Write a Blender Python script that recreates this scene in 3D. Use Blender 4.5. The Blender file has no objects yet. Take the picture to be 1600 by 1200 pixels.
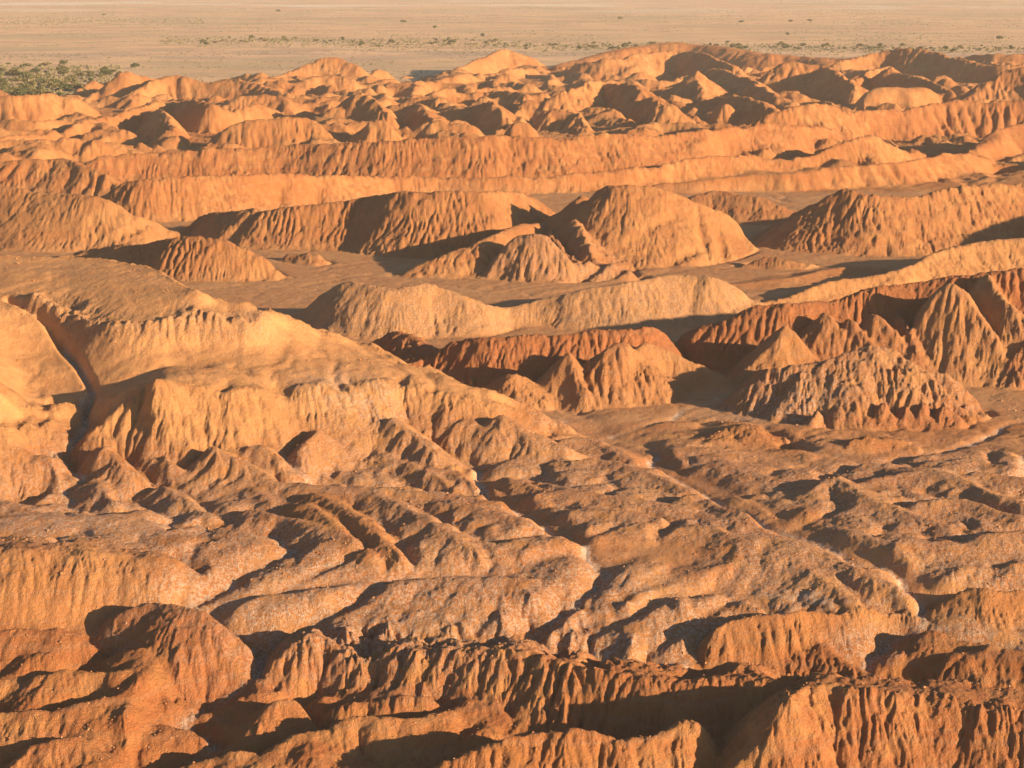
import bpy, math, random, time
import numpy as np
T0 = time.time()
sc = bpy.context.scene
col = sc.collection
F32 = np.float32

# ------------------------------------------------------------------ camera
H = 100.0                      # viewpoint height above the basin floor, metres
FPX = 3000.0                   # focal length in photograph pixels (1600 wide)
PITCH = math.atan(645.0 / 3000.0)
cam_d = bpy.data.cameras.new('camera')
cam_d.sensor_width = 36.0
cam_d.lens = 36.0 * FPX / 1600.0
cam_d.clip_start = 1.0
cam_d.clip_end = 120000.0
cam = bpy.data.objects.new('camera', cam_d)
col.objects.link(cam)
cam.location = (0, 0, H)
cam.rotation_euler = (math.pi / 2 - PITCH, 0, 0)
sc.camera = cam

# ------------------------------------------------------------------ light
SUN_EL = math.radians(12.5)
SUN_AZ = math.radians(61.0)    # measured from "behind the camera" towards the right
sdir = (math.sin(SUN_AZ) * math.cos(SUN_EL), -math.cos(SUN_AZ) * math.cos(SUN_EL), math.sin(SUN_EL))
sun_d = bpy.data.lights.new('sun', 'SUN')
sun_d.energy = 5.0
sun_d.angle = math.radians(0.53)
sun_d.color = (1.0, 0.71, 0.43)
sun = bpy.data.objects.new('sun', sun_d)
col.objects.link(sun)
from mathutils import Vector
sun.rotation_euler = Vector(sdir).to_track_quat('Z', 'Y').to_euler()
world = bpy.data.worlds.new('World')
sc.world = world
world.use_nodes = True
wn = world.node_tree
wn.nodes.clear()
sky = wn.nodes.new('ShaderNodeTexSky')
sky.sky_type = 'NISHITA'
sky.sun_disc = False
sky.sun_elevation = SUN_EL
sky.sun_rotation = math.atan2(sdir[0], sdir[1])
sky.altitude = 2400
sky.dust_density = 3.0
bg = wn.nodes.new('ShaderNodeBackground')
bg.inputs[1].default_value = 0.058
wo = wn.nodes.new('ShaderNodeOutputWorld')
wn.links.new(sky.outputs[0], bg.inputs[0])
wn.links.new(bg.outputs[0], wo.inputs[0])
sc.view_settings.view_transform = 'Standard'
sc.view_settings.look = 'None'
sc.view_settings.exposure = 1.2
sc.view_settings.gamma = 1.0
sc.view_settings.use_curve_mapping = False

# ------------------------------------------------------------------ survey helpers
CP, SP = math.cos(PITCH), math.sin(PITCH)
def slope_of(v):
    """tangent of the depression angle of a photo row, and horizontal scale"""
    w = v - 600.0
    dy = FPX * CP - w * SP
    dz = FPX * SP + w * CP
    return dz / dy, dy
def ground(u, v, z=0.0):
    t, dy = slope_of(v)
    d = (H - z) / t
    return ((u - 800.0) / dy * d, d)

# ------------------------------------------------------------------ noise
def _hash(ix, iy, seed):
    h = (ix.astype(np.int64) * 374761393 + iy.astype(np.int64) * 668265263 + seed * 974711) & 0xffffffff
    h = ((h ^ (h >> 13)) * 1274126177) & 0xffffffff
    return ((h ^ (h >> 16)) & 0xffffff).astype(F32) / F32(0xffffff)
def vnoise(x, y, seed):
    xi = np.floor(x); yi = np.floor(y)
    fx = (x - xi).astype(F32); fy = (y - yi).astype(F32)
    xi = xi.astype(np.int32); yi = yi.astype(np.int32)
    ux = fx * fx * fx * (fx * (fx * 6 - 15) + 10); uy = fy * fy * fy * (fy * (fy * 6 - 15) + 10)
    a = _hash(xi, yi, seed); b = _hash(xi + 1, yi, seed)
    c = _hash(xi, yi + 1, seed); d = _hash(xi + 1, yi + 1, seed)
    return ((a + (b - a) * ux) * (1 - uy) + (c + (d - c) * ux) * uy) * 2 - 1
def fbm(x, y, wl, seed, octv=4, gain=0.5):
    s = 0; a = 1.0; n = 0
    for o in range(octv):
        c, q = math.cos(o * 1.3 + .4), math.sin(o * 1.3 + .4)
        s = s + a * vnoise((x * c - y * q) / wl + o * 17.1, (x * q + y * c) / wl - o * 9.7, seed + o)
        n += a; a *= gain; wl *= 0.5
    return s / n
def sstep(a, b, x):
    t = np.clip((x - a) / (b - a), 0, 1)
    return t * t * (3 - 2 * t)

# ------------------------------------------------------------------ terrain grid
CORE = 0.300; DA = 0.00045
inner = np.arange(-CORE, CORE + 1e-9, DA)
outer = []; s = DA; a = CORE
while a < 0.52:
    s *= 1.035; a += s; outer.append(a)
A = np.concatenate([-np.array(outer[::-1]), inner, np.array(outer)])
Y0, Y1, NR = 150.0, 2700.0, 2200
LY = np.linspace(math.log(Y0), math.log(Y1), NR)
K = 3
NA = len(A)
padA = (-(NA - 1)) % K; padR = (-(NR - 1)) % K
A = np.concatenate([A, A[-1] + (A[-1] - A[-2]) * np.arange(1, padA + 1)])
LY = np.concatenate([LY, LY[-1] + (LY[-1] - LY[-2]) * np.arange(1, padR + 1)])
NA, NR = len(A), len(LY)
Ac, Lc = A[::K], LY[::K]
YC = np.exp(Lc)[:, None] * np.ones_like(Ac)[None, :]
XC = YC * Ac[None, :]
nrc, nac = XC.shape
XC = XC.astype(F32); YC = YC.astype(F32)

def img(x, y, z=0.0):
    """photo pixel of a ground point (used only for laying out the survey masks)"""
    zc = (z - H)
    yy = y * CP - zc * SP
    vv = -(y * SP + zc * CP)
    return 800 + FPX * x / yy, 600 + FPX * vv / yy
UC, VC = img(XC, YC)
LV = [(0, 0.0), (850, 0.0), (930, -3.5), (1010, -7.5), (1100, -11.0), (1200, -14.0), (1300, -16.5), (1500, -20.0)]
def zlev(v): return float(np.interp(v, [q[0] for q in LV], [q[1] for q in LV]))
_vv = np.linspace(700, 1500, 200)
_dd = np.array([ground(800, v, zlev(v))[1] for v in _vv])
_o = np.argsort(_dd)
ZLEVEL = np.interp(YC, _dd[_o], np.array([zlev(v) for v in _vv])[_o]).astype(F32)
VL = np.interp(YC, _dd[_o], _vv[_o]).astype(F32)      # row each distance would have on that level

# organic bending of all outlines
wa = (np.clip(YC / 400.0, 0.5, 3.0)).astype(F32)
WX = XC + wa * 2.2 * fbm(XC / wa, YC / wa, 16.0, 5, 3)
WY = YC + wa * 2.2 * fbm(XC / wa, YC / wa, 18.0, 9, 3)
ZJ = fbm(XC / wa, YC / wa, 12.0, 33, 4) * wa

# base ground -----------------------------------------------------------------
Z = np.zeros_like(XC)
ATT = {k: np.zeros_like(XC) for k in ('red', 'crust', 'gul', 'wl')}
ATT['wl'][:] = 1.0
GID = np.zeros(XC.shape, np.int8)

#BASE_BEGIN
lobes = fbm(XC + 12 * fbm(XC, YC, 60, 71, 2), YC * 1.0, 34.0, 51, 3)
lob2 = 1 - np.abs(fbm(XC * .8 + YC * .5, YC * .8 - XC * .5, 26.0, 61, 3)) * 2.2
Z += ZLEVEL
low = sstep(640, 735, VC) * (1 - sstep(1010, 1030, VL))
bil = np.abs(fbm(XC + 6 * lobes, YC * 0.8 + 5 * lob2, 13.0, 301, 2, .3)) ** 0.9
bil2 = np.abs(fbm(XC + 2 * lobes, YC, 8.0, 311, 2, .4)) ** 0.9
Z += low * (-0.007 * XC)
Z += low * (-0.2 + 0.7 * lobes + 1.3 * bil + 0.5 * bil2)
fore = sstep(1015, 1045, VL)
Z += fore * (1.5 * lobes + 1.0 * lob2 + 3.6 * bil + 1.2 * bil2 - 1)
# badlands beyond the basin stand a little above the plain
uu, vv = UC, VC
far = sstep(300, 250, VC)
edge = np.interp(UC, [-600, 0, 110, 140, 420, 640, 700, 860, 1000, 1300, 1600, 2200],
                 [148, 150, 152, 135, 125, 122, 112, 112, 92, 96, 92, 80])
infar = sstep(edge - 6, edge + 10, VC)
pyr = 1 - np.abs(fbm(WX, WY, 50.0, 81, 3)) * 2.4
pyr2 = 1 - np.abs(fbm(WX, WY, 30.0, 87, 3)) * 2.4
Z += far * infar * (1.5 + 5.5 * np.maximum(pyr, -0.1) + 2.8 * pyr2)
Z -= (1 - infar) * 2.5
#BASE_END
ATT['gul'] += 0.34 * low + 0.45 * fore + 0.8 * far * infar + 0.03
ATT['wl'] += 0.8 * low
ATT['crust'] += low * 0.8
ATT['red'] += 0.12 + 0.12 * low + 0.45 * fore

CRESTS = []
def smax(mask, h, k, red, crust, gul, wl, gid, carve=False):
    sub = mask
    z = Z[sub]
    e = np.clip(0.5 + 0.5 * (h - z) / k, 0, 1)
    Z[sub] = z * (1 - e) + h * e + k * e * (1 - e)
    for n, val in (('red', red), ('crust', crust), ('gul', gul), ('wl', wl)):
        ATT[n][sub] = ATT[n][sub] * (1 - e) + val * e
    g = GID[sub]; g[e > 0.5] = gid; GID[sub] = g

def segs(px, py, P, closed=False):
    """distance to a polyline, interpolated height, signed side"""
    best = np.full(px.shape, 1e9, F32); zz = np.zeros_like(best); side = np.zeros_like(best); wsum = np.zeros_like(best)
    n = len(P)
    for i in range(n if closed else n - 1):
        (ax, ay, az), (bx, by, bz) = P[i], P[(i + 1) % n]
        dx, dy = bx - ax, by - ay
        L2 = dx * dx + dy * dy + 1e-9
        t = np.clip(((px - ax) * dx + (py - ay) * dy) / L2, 0, 1)
        qx, qy = px - (ax + t * dx), py - (ay + t * dy)
        d = np.sqrt(qx * qx + qy * qy)
        m = d < best
        best[m] = d[m]
        w = 1.0 / (d * d + 0.02) ** 3
        zz += (az + (bz - az) * t) * w; wsum += w
        side[m] = (dx * (py - ay) - dy * (px - ax))[m]
    return best, zz / wsum, side

def refine(P, n=2):
    """Chaikin-like smoothing keeping control points close"""
    for _ in range(n):
        Q = [P[0]]
        for a, b in zip(P[:-1], P[1:]):
            Q.append(tuple(a[i] * .78 + b[i] * .22 for i in range(3)))
            Q.append(tuple(a[i] * .22 + b[i] * .78 for i in range(3)))
        Q.append(P[-1])
        P = Q
    return P

def crest(pts, s, z0, explicit=False):
    P = []
    for u, vc, q in pts:
        if explicit:
            z = q
        else:
            tc, _ = slope_of(vc)
            _, df = ground(u, q, z0)
            z = (H - df * tc + z0 * tc / s) / (1 + tc / s)
        x, y = ground(u, vc, z)
        P.append((x, y, z))
    return P

def R(pts, s=0.8, b=0.55, z0=None, g=1.0, wl=1.0, red=0.2, crust=0.1, k=None, r=1.0, gid=1, ex=False, foot=0.0, jit=0.6, bw=None, bs=0.5, cs=None):
    """a ridge: crest line with a front face and a back slope"""
    if z0 is None: z0 = zlev(float(np.mean([q[2] for q in pts])))
    P = crest(pts, cs or s, z0, ex); CRESTS.append((P, pts[0], z0)); P = refine(P, 1)
    ys = [p[1] for p in P]; xs = [p[0] for p in P]; zs = max(p[2] for p in P) - z0 + 6
    sc_ = float(np.mean(ys)) / 400.0
    if bw is None: bw = 14.0 * sc_
    if b >= bs: bw = 1e4
    reach = max(zs / s, (zs / b if b >= bs else bw + zs / bs)) * 1.2 + 6
    m = (XC > min(xs) - reach) & (XC < max(xs) + reach) & (YC > min(ys) - reach) & (YC < max(ys) + reach)
    if not m.any(): return
    px, py = WX[m], WY[m]
    d, zz, side = segs(px, py, P)
    sc_ = float(np.mean(ys)) / 400.0
    rr = r * max(sc_, 0.6)
    d = np.sqrt(d * d + rr * rr) - rr
    sl = np.where(side < 0, s, b).astype(F32)
    hh = np.maximum(zz - z0, 0.1)
    drop = d * sl + np.where(side < 0, 0, np.maximum(d - bw, 0) * max(bs - b, 0)).astype(F32)
    # slight concave skirt towards the foot
    f = np.clip(drop / hh, 0, 3)
    drop = drop * (1 - 0.12 * np.clip(f - 0.45, 0, 1))
    drop = drop + np.maximum(drop - hh, 0) * 3.0
    h = zz - drop + jit * ZJ[m] * np.clip(1.2 - f, 0, 1) * .6
    smax(m, h, (k if k is not None else 1.1) * max(sc_, 0.7), red, crust, g, wl, gid)

def MESA(pts, s=0.8, z0=0.0, g=1.0, wl=1.0, red=0.2, crust=0.1, k=1.2, gid=1, inner=(), gtop=0.05, p=2.5):
    """a tableland: closed outline of (u, v, z) with interpolated top and sloping sides"""
    P = [ground(u, v, z) + (z,) for u, v, z in pts]
    I = P + [ground(u, v, z) + (z,) for u, v, z in inner]
    xs = [q[0] for q in P]; ys = [q[1] for q in P]
    reach = (max(q[2] for q in P) - z0) / s * 1.2 + 6
    m = (XC > min(xs) - reach) & (XC < max(xs) + reach) & (YC > min(ys) - reach) & (YC < max(ys) + reach)
    px, py = WX[m], WY[m]
    d, zz, _ = segs(px, py, P, True)
    ins = np.zeros(px.shape, bool)
    n = len(P)
    for i in range(n):
        x1, y1, _z = P[i]; x2, y2, _z = P[(i + 1) % n]
        c = ((y1 > py) != (y2 > py)) & (px < (x2 - x1) * (py - y1) / (y2 - y1 + 1e-9) + x1)
        ins ^= c
    D = []
    for i in range(n):           # densify outline, then a thin-plate surface through it
        a_, b_ = P[i], P[(i + 1) % n]
        D.append(a_)
        if math.hypot(a_[0] - b_[0], a_[1] - b_[1]) > 8: D.append(tuple((a_[j] + b_[j]) / 2 for j in range(3)))
    D = np.array(D + I[n:])
    def tps(r2): return r2 * np.log(r2 + 1e-6)
    c0x, c0y = D[:, 0].mean(), D[:, 1].mean()
    Kx = tps(((D[:, None, :2] - D[None, :, :2]) ** 2).sum(-1) / 900.0) + np.eye(len(D)) * 0.12
    Pm = np.stack([np.ones(len(D)), (D[:, 0] - c0x) / 30, (D[:, 1] - c0y) / 30], 1)
    AA = np.block([[Kx, Pm], [Pm.T, np.zeros((3, 3))]])
    sol = np.linalg.solve(AA, np.concatenate([D[:, 2], np.zeros(3)]))
    top = sol[-3] + sol[-2] * (px - c0x) / 30 + sol[-1] * (py - c0y) / 30
    for q, w in zip(D, sol[:-3]):
        top = top + w * tps(((px - q[0]) ** 2 + (py - q[1]) ** 2) / 900.0)
    e = sstep(0, 8.0, d)
    hin = zz * (1 - e) + top * e
    sc_ = float(np.mean(ys)) / 400.0
    dd = np.sqrt(d * d + 1.0) - 1.0
    dr = dd * s; fm = np.clip(dr / np.maximum(zz - z0, .5), 0, 2)
    dr = dr * (1 - .28 * np.clip(fm - .35, 0, 1)) + np.maximum(dr - (zz - z0) * 1.25, 0) * 3
    h = np.where(ins, hin, zz - dr) + ZJ[m] * 0.35
    gg = np.where(ins, gtop + (g - gtop) * np.clip(1 - d / 4.0, 0, 1) * .5, g)
    smax(m, h, k * max(sc_, .7), red, crust, gg, wl, gid)

def BUMP(pts, w=6.0, h=2.0, crust=None, sharp=2.0, g=None):
    """a swell laid over the ground"""
    P = refine([ground(u, v, z) + (hh,) for u, v, z, hh in [(q + (1.0,))[:4] for q in pts]], 1)
    xs = [q[0] for q in P]; ys = [q[1] for q in P]; reach = w * 4
    m = (XC > min(xs) - reach) & (XC < max(xs) + reach) & (YC > min(ys) - reach) & (YC < max(ys) + reach)
    d, q, _ = segs(WX[m], WY[m], P)
    e = np.exp(-(d / w) ** sharp)
    Z[m] += h * e * q
    if g is not None: ATT['gul'][m] = np.maximum(ATT['gul'][m], g * e)
    if crust is not None: ATT['crust'][m] = ATT['crust'][m] * (1 - e) + crust * e

TRACKS = []
FLATS = []
def STREAK(pts, w, val):
    P = refine([ground(u, v, zlev(v)) + (0.0,) for u, v in pts], 2)
    d, _, _ = segs(WX, WY, P)
    ATT['salt'] = np.maximum(ATT['salt'], val * np.exp(-(d / w) ** 2))

def CUT(pts, w=3.0, depth=4.0, z=0.0, crust=None, floor=0.0):
    """a channel cut into the ground"""
    P = [ground(u, v, zz_ if zz_ is not None else zlev(v)) + (0.0,) for u, v, zz_ in [(q + (None,))[:3] for q in pts]]
    P = refine(P, 1)
    xs = [q[0] for q in P]; ys = [q[1] for q in P]; reach = w * 4
    m = (XC > min(xs) - reach) & (XC < max(xs) + reach) & (YC > min(ys) - reach) & (YC < max(ys) + reach)
    d, _, _ = segs(WX[m], WY[m], P)
    e = np.exp(-(np.maximum(d - floor, 0) / w) ** 2)
    Z[m] -= depth * e
    ATT['gul'][m] *= 1 - 0.6 * e
    if crust is not None:
        ATT['crust'][m] = ATT['crust'][m] * (1 - e) + crust * e

#FEATURES_BEGIN
# ---- skyline and far range (gid 1)
FR = dict(cs=.8,r=.3,k=.45,s=0.62, b=0.5, z0=1.0, g=0.9, wl=1.8, red=0.25, crust=0.0, gid=1)
def FRD(pts, **kw):
    d = dict(FR); d.update(kw); R(pts, **d)
FRD([(1500,95,105),(1530,88,108),(1570,86,110),(1620,84,110),(1750,84,112)], g=.5)
FRD([(1250,95,99),(1280,88,100),(1315,98,102)], g=.3)
FRD([(820,110,114),(860,101,112),(900,94,110),(950,82,108),(980,75,107),(1010,70,106),(1055,66,106),(1090,70,106),(1130,75,108),(1200,85,112),(1240,88,112),(1290,93,115)], g=.35, red=.4, r=3)
FRD([(870,118,125),(885,104,125),(920,100,127),(960,90,128),(1000,88,126),(1030,82,122),(1070,82,122),(1100,86,125),(1120,98,128),(1150,108,135)])
FRD([(1280,112,125),(1310,98,125),(1350,88,122),(1395,79,122),(1430,78,124),(1460,83,125),(1500,93,128),(1530,103,130),(1570,106,132),(1650,100,130),(1750,104,130)])
FRD([(640,150,152),(700,118,128),(730,102,124),(760,86,118),(785,78,114),(800,83,114),(820,88,112),(848,100,110)], g=.5)
FRD([(600,150,155),(640,138,148),(690,122,142),(720,116,140),(742,120,140),(765,136,142)], g=.3, r=3)
FRD([(405,132,138),(450,113,132),(480,101,130),(500,93,130),(520,92,130),(545,100,130),(575,106,130),(600,105,128),(620,108,128),(634,118,127)])
FRD([(395,135,150),(430,128,152),(470,128,152),(500,122,150),(530,122,150),(560,130,150),(580,140,150)])
FRD([(132,153,156),(165,133,160),(200,112,160),(235,124,158),(262,133,150)], g=.5)
FRD([(165,160,166),(190,146,166),(225,136,164),(260,121,160),(290,121,160),(318,131,160)])
FRD([(300,138,160),(345,130,160),(385,131,162),(415,140,164),(450,150,168)])
FRD([(-120,150,205),(0,152,206),(40,153,206),(75,151,202),(118,156,200),(150,168,195)], s=.75)
FRD([(-100,225,250),(0,222,240),(60,212,232),(110,200,226),(165,185,215),(215,172,205),(265,160,195),(310,160,185)])
FRD([(-60,232,252),(0,228,252),(60,222,252),(105,217,252),(130,214,250),(165,228,250),(190,238,248)])
FRD([(265,158,175),(300,160,205),(330,168,210),(355,172,205),(400,165,200),(430,172,195)])
FRD([(215,234,238),(235,214,240),(250,203,240),(262,215,240),(272,232,238)])
FRD([(205,182,200),(235,172,205),(262,182,222),(275,200,236)])
FRD([(295,236,240),(315,208,240),(330,194,240),(380,192,240),(440,188,240),(475,187,238),(500,192,238),(520,205,236),(548,224,232)])
FRD([(340,160,185),(380,152,185),(420,150,185),(450,158,185),(490,178,190)])
FRD([(495,176,205),(520,168,205),(545,155,205),(572,150,205),(600,168,208),(630,185,210),(642,205,215)])
FRD([(568,226,229),(582,200,229),(592,192,229),(612,197,229),(650,222,228)])
FRD([(655,222,226),(668,200,226),(682,190,226),(700,190,226),(740,200,226),(772,216,224)])
FRD([(605,168,195),(650,165,195),(675,180,205),(690,195,215)])
FRD([(680,165,190),(715,168,195),(740,155,195),(770,162,200),(795,185,210),(802,206,212)])
FRD([(600,150,168),(660,150,170),(705,136,165),(745,140,165),(790,143,165),(830,150,170)])
FRD([(790,208,222),(812,184,222),(835,182,222),(855,195,220),(876,213,218)])
FRD([(800,165,190),(820,153,188),(850,150,188),(880,143,188),(915,138,185),(937,126,180),(960,136,180),(988,135,185),(1010,150,190),(1050,170,198),(1080,185,202),(1102,200,206)])
FRD([(985,200,206),(1008,176,210),(1026,166,210),(1045,170,210),(1080,188,208),(1105,204,207)])
FRD([(870,165,205),(900,172,205),(930,186,212),(975,200,212)])
FRD([(1085,115,165),(1082,128,165),(1100,150,172),(1130,155,178),(1165,158,185),(1200,165,190)])
FRD([(1098,192,198),(1115,166,198),(1128,160,198),(1150,172,196),(1168,192,197)])
FRD([(1110,110,140),(1140,115,145),(1175,130,160),(1210,150,175),(1240,165,185)])
FRD([(1200,112,150),(1222,98,150),(1260,103,150),(1290,108,150),(1320,122,160),(1340,145,165)])
FRD([(1130,150,190),(1180,156,196),(1205,170,200),(1240,180,200)])
FRD([(1370,130,150),(1390,104,150),(1402,116,150),(1440,124,155),(1470,135,165),(1520,158,172)])
FRD([(1330,125,150),(1360,112,145),(1390,104,140)])
FRD([(1520,140,170),(1560,120,168),(1590,108,168),(1640,112,170),(1700,118,170)])
FRD([(1310,172,176),(1340,158,176),(1362,140,174),(1390,137,173),(1420,139,173),(1450,138,172),(1470,148,172),(1484,162,170)], g=.3, r=2)
# long rough escarpment slopes
FRD([(1270,180,225),(1320,178,225),(1370,175,222),(1420,170,220),(1490,162,215),(1540,161,215),(1620,160,215),(1780,160,215)], red=.5, s=.7)
FRD([(1130,205,240),(1170,188,240),(1200,178,240),(1240,165,238),(1280,163,236),(1310,175,234),(1340,190,232)], red=.35)
FRD([(-120,262,295),(0,255,295),(45,249,296),(85,248,296),(110,250,298),(140,262,300),(190,285,302)], red=.4)
FRD([(110,268,285),(150,250,285),(180,240,282),(260,238,282),(340,232,282),(400,232,280),(460,228,280),(520,225,282),(600,222,284),(650,218,284),(700,215,284),(760,213,284),(800,212,282),(850,215,282),(900,216,278),(960,213,275),(1040,210,268),(1100,206,262),(1150,200,258),(1200,196,252),(1260,200,245),(1300,205,238)], s=.7, red=.5, wl=1.0, g=1.0)
FRD([(150,318,338),(172,297,340),(185,285,342),(220,280,345),(300,276,342),(370,274,335),(400,272,330),(470,274,322),(540,276,315),(600,278,305),(700,276,300),(740,279,300),(800,275,300),(845,278,298),(900,270,296),(930,268,294),(1000,260,290),(1050,252,285),(1085,245,281),(1130,243,279),(1170,246,276),(1200,250,272),(1240,247,270),(1275,236,268),(1320,222,266),(1350,216,264),(1400,213,260),(1445,209,255),(1470,215,248),(1492,230,238)], s=.9, b=.6, red=.42, g=1.0, wl=.8, z0=0.5)
FRD([(1000,292,300),(1020,287,300),(1100,281,300),(1180,272,298),(1280,263,295),(1400,254,290),(1500,240,275),(1560,232,262)], s=.8, red=.4, g=.5, z0=0)
FRD([(1470,250,262),(1500,230,258),(1530,211,250),(1560,204,246),(1600,197,242),(1700,190,240)], s=.5, red=.5, g=.35)
# ---- mesas of the basin (gid 2)
MR = dict(r=.5,k=.7,z0=0.0, gid=2)
def M_(pts, **kw):
    d = dict(MR); d.update(kw); R(pts, **d)
M_([(298,352,362),(306,340,366),(340,332,374),(400,328,386),(450,326,388),(490,322,388),(530,317,388),(560,314,388),(600,305,392),(640,302,398),(700,300,400),(760,300,398),(810,300,380),(835,308,360),(848,322,345)], s=.75, b=.28, red=.3, wl=.8, g=1.2)
M_([(628,427,429),(665,408,432),(710,390,432),(760,370,430),(800,355,420),(850,345,400),(890,328,395),(915,305,395)], s=.55,b=.5, red=.35, g=.7)
M_([(925,312,405),(938,297,410),(950,291,414),(970,288,417),(1010,290,415),(1045,300,410),(1090,320,402),(1130,335,393),(1150,350,387),(1164,374,381)], s=.62, b=.5, red=.22, wl=.6, g=.75)
M_([(748,428,432),(785,388,436),(812,370,438),(838,363,440),(860,375,440),(885,400,438),(905,418,436)], s=.7,b=.6, red=.3, crust=.5, wl=.7)
M_([(868,345,400),(862,365,415),(880,382,425),(900,400,432),(915,425,434)], s=.6,b=.6, red=.35, crust=.3)
M_([(905,340,415),(925,370,425),(935,400,432),(975,420,434)], s=.6,b=.6, red=.3, crust=.3)
M_([(880,415,432),(905,405,436),(935,403,436),(965,408,434),(985,425,432)], s=.7,b=.6, red=.3, crust=.6)
M_([(-200,300,385),(0,293,385),(30,295,386),(60,304,388),(100,303,392),(150,308,394),(170,315,393),(195,334,390),(215,342,385),(240,348,378),(262,360,374)], s=.62, b=.45, red=.1, wl=.8, g=.75)
M_([(90,404,410),(150,390,410),(180,385,414),(220,381,424),(260,375,432),(280,371,436),(330,372,438),(360,380,438),(390,397,437),(420,414,436),(447,431,434)], s=.8, b=.7, red=.25, wl=.75, g=1.2)
M_([(100,402,408),(125,393,408),(143,400,407)], s=.8,b=.8,red=.4)
M_([(448,402,408),(470,398,410),(500,400,412),(515,408,411)], s=.6,b=.6,red=.4)
M_([(1080,305,345),(1110,298,345),(1150,303,348),(1190,308,350),(1222,322,348)], s=.5,b=.5,red=.45,g=.7,gid=3)
M_([(1218,348,356),(1240,332,380),(1262,320,388),(1290,308,392),(1312,298,394),(1340,300,396),(1380,306,396),(1420,308,394),(1450,307,392),(1480,297,390),(1520,291,386),(1600,288,378),(1760,280,370)], s=.72, b=.4, red=.35, wl=.8, g=1.1)
M_([(1160,414,417),(1190,400,418),(1220,402,418),(1250,408,418),(1265,414,417)], s=.6,b=.6,red=.55,gid=3)
M_([(1110,448,452),(1180,440,450),(1240,430,445),(1300,420,436),(1360,415,430)], s=.2,b=.2,red=.35,g=.1,gid=4)
M_([(438,499,502),(480,478,508),(520,455,515),(545,440,522),(580,448,526),(620,452,528),(650,448,527),(680,441,525),(700,452,523),(730,465,522),(770,479,512),(800,480,508),(850,465,508),(900,455,512),(950,445,514),(1000,437,512),(1040,430,508),(1080,429,506),(1110,435,508),(1150,448,505),(1175,468,500)], s=.6, b=.6, red=.02, wl=.8, g=.5, crust=.45)
M_([(1178,475,485),(1230,458,475),(1300,441,468),(1340,436,464),(1400,425,462),(1440,406,452),(1500,386,442),(1540,378,438),(1600,373,435),(1750,368,435)], s=.6, b=.5, red=.05, g=.7, wl=1.0)
# red cliffs
M_([(560,560,575),(590,535,575),(620,520,580),(650,526,588),(690,545,596),(715,560,600)], s=.5,b=.5, red=.75, g=1.0, wl=.8, crust=.2)
M_([(690,560,595),(715,532,600),(760,526,605),(800,526,606),(850,523,606),(900,522,606),(925,513,606),(960,516,605),(1000,512,600),(1020,515,590),(1035,530,580),(1045,545,565)], s=.85, b=.35, red=1.0, g=1.1, wl=.7)
M_([(1045,552,560),(1050,532,568),(1075,516,575),(1120,503,582),(1170,485,586),(1210,473,586),(1260,473,585),(1300,470,585),(1350,455,585),(1400,447,583),(1440,440,583),(1480,433,586),(1540,428,590),(1600,420,592),(1780,405,590)], s=.85, b=.35, red=.95, g=1.2, wl=.8)
PY = dict(cs=1.3,s=.9,b=.9,k=.6,r=.6,z0=0.0,gid=2,crust=.25,red=.12,g=.9,wl=.8)
def PYR(pts, **kw):
    pts = [(u_, v_, w_ + (9 if u_ > 1140 and w_ < 600 else 0)) for u_, v_, w_ in pts]
    d = dict(PY); d.update(kw); R(pts, **d)
PYR([(780,590,626),(800,583,630),(822,592,628)], s=.6,b=.6)
PYR([(890,553,628),(900,575,630),(912,600,632)]); PYR([(845,612,624),(870,580,628),(890,553,628)])
PYR([(950,548,625),(968,532,625),(985,540,622),(995,565,620)]); PYR([(930,585,625),(950,548,625)])
PYR([(990,545,610),(1003,533,606),(1030,545,604),(1060,560,604),(1100,575,604),(1148,600,606)], red=.15, g=.5)
PYR([(1150,590,596),(1190,555,594),(1215,515,590),(1224,507,590),(1245,530,590),(1270,562,590)], red=.12,g=.7)
PYR([(1270,500,575),(1285,489,578),(1300,505,580),(1345,548,583)], red=.3)
PYR([(1315,505,575),(1332,495,580),(1355,518,583),(1375,545,585)], red=.4)
PYR([(1355,500,575),(1372,488,580),(1398,515,583),(1425,550,585)], red=.4)
PYR([(1425,525,580),(1455,480,582),(1480,450,584),(1490,441,585),(1505,455,586),(1530,490,588),(1560,530,590),(1575,560,590)], red=.25)
PYR([(1545,432,575),(1560,450,580),(1600,490,588),(1640,540,590)], red=.3)
PYR([(1480,460,575),(1500,500,586),(1510,550,588)], red=.3)
PYR([(1395,470,560),(1420,500,580),(1440,550,586)], red=.6)
PYR([(1590,560,592),(1620,530,592),(1660,560,592)], red=.6)
# gullied mound on the right and its skirt of small teeth
M_([(1132,636,642),(1160,615,648),(1190,595,655),(1198,575,658),(1250,570,662),(1300,562,667),(1340,548,668),(1365,540,668),(1390,545,668),(1420,565,667),(1460,580,666),(1490,592,662),(1515,615,655),(1530,636,644)], s=.55, b=.6, red=.32, g=1.3, wl=1.25, crust=.5)
for u_, v_ in [(1275,642),(1312,633),(1345,630),(1385,627),(1420,631),(1452,631),(1482,634)]:
    PYR([(u_-5,v_+8,664),(u_,v_,665),(u_+10,v_+14,664)], red=.7, k=.4, crust=.2)
M_([(978,672,677),(1010,654,678),(1040,640,679),(1075,632,679),(1100,628,678),(1120,635,676),(1140,652,672)], s=.6,b=.6,red=.35,crust=.3,g=.8, gid=3)
M_([(1335,690,700),(1370,682,700),(1400,680,700),(1425,690,700)], s=.5,b=.5,red=.45,gid=3)
M_([(1120,668,690),(1145,655,692),(1180,665,694),(1215,688,698),(1260,705,712)], s=.4,b=.4,red=.45,gid=3)
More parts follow.
